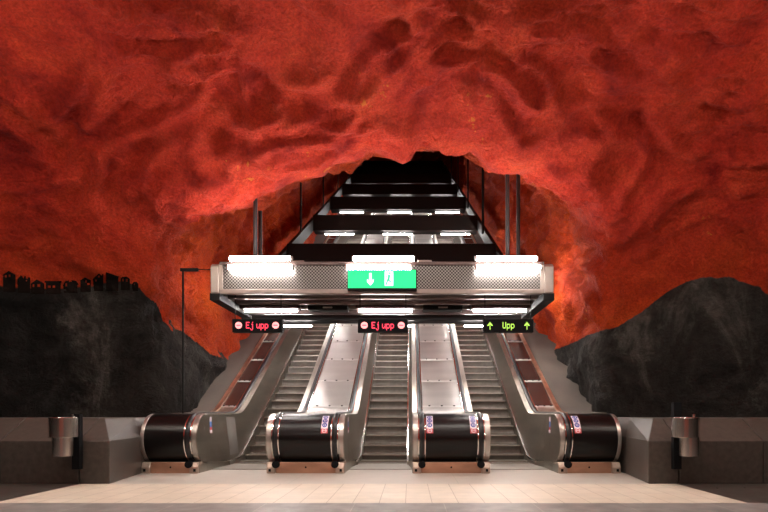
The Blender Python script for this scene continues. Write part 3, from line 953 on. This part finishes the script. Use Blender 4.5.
# panels between stringers and beams that close the rows from above
for s, x in (('left', -4.19), ('right', 2.84)):
    rings = []
    for y in (12.9, 45.8):
        zb = SL * y - 4.05
        rings.append([(x, y, zb), (x + .12, y, zb), (x + .12, y, zb + .50), (x, y, zb + .50)])
    o = MB().loft(rings).build('sloping_girder', M['black'], None, loc=(x, 12, 2.9))
    tag(o, 'black sloping girder along the %s side of the beams' % s, 'girder', 'girders along the shaft')
rod_names = ['nearest', 'second', 'third', 'farthest']
for s, x, r in (('left', -4.13, .035), ('right', 2.76, .05)):
    for k, y in enumerate((19.8, 24.9, 30.0, 35.0)):
        zb = SL * y - 3.55
        hit = bvh.ray_cast(Vector((x, y, zb + .1)), Vector((0, 0, 1)))
        zt = (hit[0].z if hit[0] is not None else zb + 3) + .05
        o = MB().cyl((x, y, zb - .1), (x, y, zt), r if k == 0 else .035, 10).build('hanger_rod', M['black'], None, smooth=True, loc=(x, y, zb))
        tag(o, 'thin black hanger rod on the %s girder, %s from the canopy' % (s, rod_names[k]), 'rod', 'rods holding the girders')
for s, lst in (('left', [(-3.14, 10.62), (-3.32, 11.6)]), ('right', [(1.98, 10.62), (2.40, 11.6)])):
    for j, (x, y) in enumerate(lst):
        hit = bvh.ray_cast(Vector((x, y, 4.2)), Vector((0, 0, 1)))
        zt = (hit[0].z if hit[0] is not None else 6.8) + .05
        o = MB().cyl((x, y, 3.83), (x, y, zt), .042, 12).build('canopy_rod', M['rod'], None, smooth=True, loc=(x, y, 3.83))
        tag(o, 'dark rod holding up the %s end of the canopy, %s one' % (s, 'inner' if j == 0 else 'outer'), 'rod', 'rods holding the canopy')

# ---------------------------------------------------------------- signs
GL = {
 'E': ['11111', '10000', '10000', '11110', '10000', '10000', '11111', '00000', '00000'],
 'j': ['0001', '0000', '0011', '0001', '0001', '0001', '0001', '1001', '0110'],
 'u': ['00000', '00000', '10001', '10001', '10001', '10011', '01101', '00000', '00000'],
 'p': ['00000', '00000', '11110', '10001', '10001', '10001', '11110', '10000', '10000'],
 'U': ['10001', '10001', '10001', '10001', '10001', '10001', '01110', '00000', '00000'],
 ' ': ['000'] * 9,
 '^': ['0001000', '0011100', '0111110', '1101011', '0001000', '0001000', '0001000', '0001000', '0000000'],
}
def text_cells(mb, s, x, y, ztop, cell, cz, mi=0, fat=1.0):
    for ch in s:
        g = GL[ch]
        for r, row in enumerate(g):
            for c, v in enumerate(row):
                if v == '1':
                    mb.box(x + c * cell, x + (c + fat) * cell, y - .004, y, ztop - (r + fat) * cz, ztop - r * cz, mi)
        x += (len(g[0]) + 1) * cell
    return x
def width(s, cell): return sum(len(GL[c][0]) + 1 for c in s) * cell - cell
SY = 10.2
def display(c, txt, label, red):
    root = thing('display_sign', (c, SY + .05, 2.6), label, 'sign', 'illuminated signs hanging above the escalators')
    zt, zb = 2.845, 2.585
    mb = MB(); mb.box(c - .49, c + .49, SY, SY + .12, zb, zt); mb.build('sign_case', M['black'], root, bevel=.008)
    mb = MB()
    mb.box(c - .475, c + .475, SY - .004, SY, zb + .015, zt - .015); mb.build('screen', M['blackmatte'], root)
    cell = .0135
    mb = MB(); w = width(txt, cell)
    text_cells(mb, txt, c - w / 2, SY - .004, 2.785, cell, .0180)
    mb.build('lettering', M['ledred'] if red else M['ledgreen'], root)
    for s in (-1, 1):
        x = c + s * .36
        mb = MB()
        if red:
            mb.cyl((x, SY - .008, 2.72), (x, SY - .004, 2.72), .066, 24, 0)
            mb.box(x - .042, x + .042, SY - .011, SY - .008, 2.71, 2.73, 1)
            mb.build('no_entry_symbol', [M['ledpink'], M['ledred']], root)
        else:
            text_cells(mb, '^', x - .0525, SY - .004, 2.785, .015, .0185)
            mb.build('arrow_symbol', M['ledgreen'], root)
        mb = MB(); mb.cyl((c + s * .45, SY + .06, zt), (c + s * .45, SY + .06, 3.38), .008, 6); mb.build('suspension_rod', M['black'], root)
    return root
display(EC[0], 'Ej upp', 'black display with red lettering Ej upp, over the left escalator', True)
display(EC[1], 'Ej upp', 'black display with red lettering Ej upp, over the middle escalator', True)
display(EC[2], 'Upp', 'black display with green lettering Upp and arrows, over the right escalator', False)

ex = thing('exit_sign', (-.53, 9.85, 3.33), 'green glowing emergency exit sign on the canopy face', 'sign')
X0, X1, Z0, Z1 = -1.17, .11, 3.36, 3.70
EY = 9.83
mb = MB(); mb.box(X0 - .01, X1 + .02, EY, EY + .09, Z0 - .035, Z1 + .01); mb.build('sign_case', M['black'], ex, bevel=.008)
mb = MB(); mb.box(X0 + .005, X1 - .0, EY - .006, EY, Z0, Z1); mb.build('sign_face', M['green'], ex)
mb = MB()
ya = EY - .010; yb = EY - .006
ax = -.745
mb.prism_y([(ax - .022, 3.64), (ax + .022, 3.64), (ax + .022, 3.50), (ax + .062, 3.525), (ax + .062, 3.475), (ax, 3.405), (ax - .062, 3.475), (ax - .062, 3.525), (ax - .022, 3.50)], ya, yb)
mb.build('arrow_symbol', M['exitwhite'], ex)
mb = MB(); dx = -.40
mb.box(dx - .075, dx + .085, ya, yb, 3.40, 3.67)
dr = mb.build('door_symbol', M['exitwhite'], ex)
mb = MB(); yc = ya - .003      # running figure
mb.cyl((dx + .02, yc, 3.635), (dx + .02, ya, 3.635), .018, 12)
mb.prism_y([(dx - .005, 3.61), (dx + .03, 3.60), (dx + .015, 3.51), (dx - .025, 3.52)], yc, ya)
mb.prism_y([(dx - .02, 3.52), (dx + .01, 3.51), (dx + .06, 3.47), (dx + .05, 3.455), (dx, 3.485)], yc, ya)
mb.prism_y([(dx - .025, 3.53), (dx + .0, 3.52), (dx - .04, 3.41), (dx - .065, 3.41)], yc, ya)
mb.prism_y([(dx + .02, 3.60), (dx + .03, 3.585), (dx + .065, 3.545), (dx + .055, 3.535)], yc, ya)
mb.prism_y([(dx, 3.605), (dx - .005, 3.585), (dx - .055, 3.56), (dx - .06, 3.575)], yc, ya)
mb.build('running_figure', M['green'], dr)

# ---------------------------------------------------------------- unseen hall lamps added behind and above the viewer
for n, (x, y, z) in enumerate([(-4.6, 4.6, 5.2), (-1.8, 4.6, 5.2), (1.0, 4.6, 5.2), (3.8, 4.6, 5.2), (-3.2, 0, 4.4), (2.2, 0, 4.4)]):
    t = tube_light(x, y, z, .03, 1.5, M['added_hall_tube'], 'added hall tube light above the viewer', 'added hall tubes above the viewer', False)
    mb = MB()
    for s in (-1, 1): mb.cyl((x + s * .5, y, z + .02), (x + s * .5, y, 7.1), .01, 6)
    mb.build('suspension_wires', M['black'], t)

for x, s in ((-6.4, 'left'), (5.7, 'right')):  # tubes added out of view to brighten the side walls
    t = tube_light(x, 5.2, 5.15, .03, 1.5, M['added_side_tube'], 'added tube light high on the %s side of the hall' % s, 'added tube lights at the sides of the hall', False)
    for d in (-.5, .5): MB().cyl((x + d, 5.2, 5.17), (x + d, 5.2, 6.9), .01, 6).build('suspension_wire', M['black'], t)
for k, x in enumerate((-4.0, -2.2, -.5, 1.2, 3.0)):  # lamps added above the view to brighten the floor
    t = thing('added_downlight', (x, 6.0, 6.0), 'added round ceiling lamp above the cream tiles', 'light', 'added downlights above the cream tiles')
    MB().cyl((x, 6.0, 6.02), (x, 6.0, 6.03), .24, 24).build('lens', M['down'], t)
    n = 24; ring = lambda r, z: [(x + r * math.cos(2 * math.pi * i / n), 6.0 + r * math.sin(2 * math.pi * i / n), z) for i in range(n)]
    MB().loft([ring(.25, 6.0), ring(.27, 6.0), ring(.27, 6.3), ring(.05, 6.32), ring(.05, 6.30), ring(.25, 6.28)], caps=False).build('shade', M['black'], t)
    MB().cyl((x, 6.0, 6.3), (x, 6.0, 7.0), .02, 8).build('stem', M['black'], t)

# ---------------------------------------------------------------- world, camera, colour
w = bpy.data.worlds.new('dark'); scene.world = w; w.use_nodes = True
w.node_tree.nodes['Background'].inputs[0].default_value = (.02, .015, .012, 1)
w.node_tree.nodes['Background'].inputs[1].default_value = .2
cam = bpy.data.cameras.new('camera'); co = bpy.data.objects.new('camera', cam); COL.objects.link(co)
co.location = CAM; co.rotation_euler = (math.radians(90), 0, 0)
cam.sensor_fit = 'HORIZONTAL'; cam.sensor_width = 36; cam.lens = 36 * F_PX / 768
cam.shift_x = (384 - CX) / 768; cam.shift_y = (CY - 256) / 768
cam.clip_end = 200
scene.camera = co
scene.view_settings.view_transform = 'Standard'
scene.view_settings.look = 'None'
scene.view_settings.gamma = 1
scene.view_settings.use_curve_mapping = False
scene.view_settings.exposure = 0.13
scene.cycles.use_denoising = True
scene.cycles.max_bounces = 8
scene.cycles.sample_clamp_indirect = 6
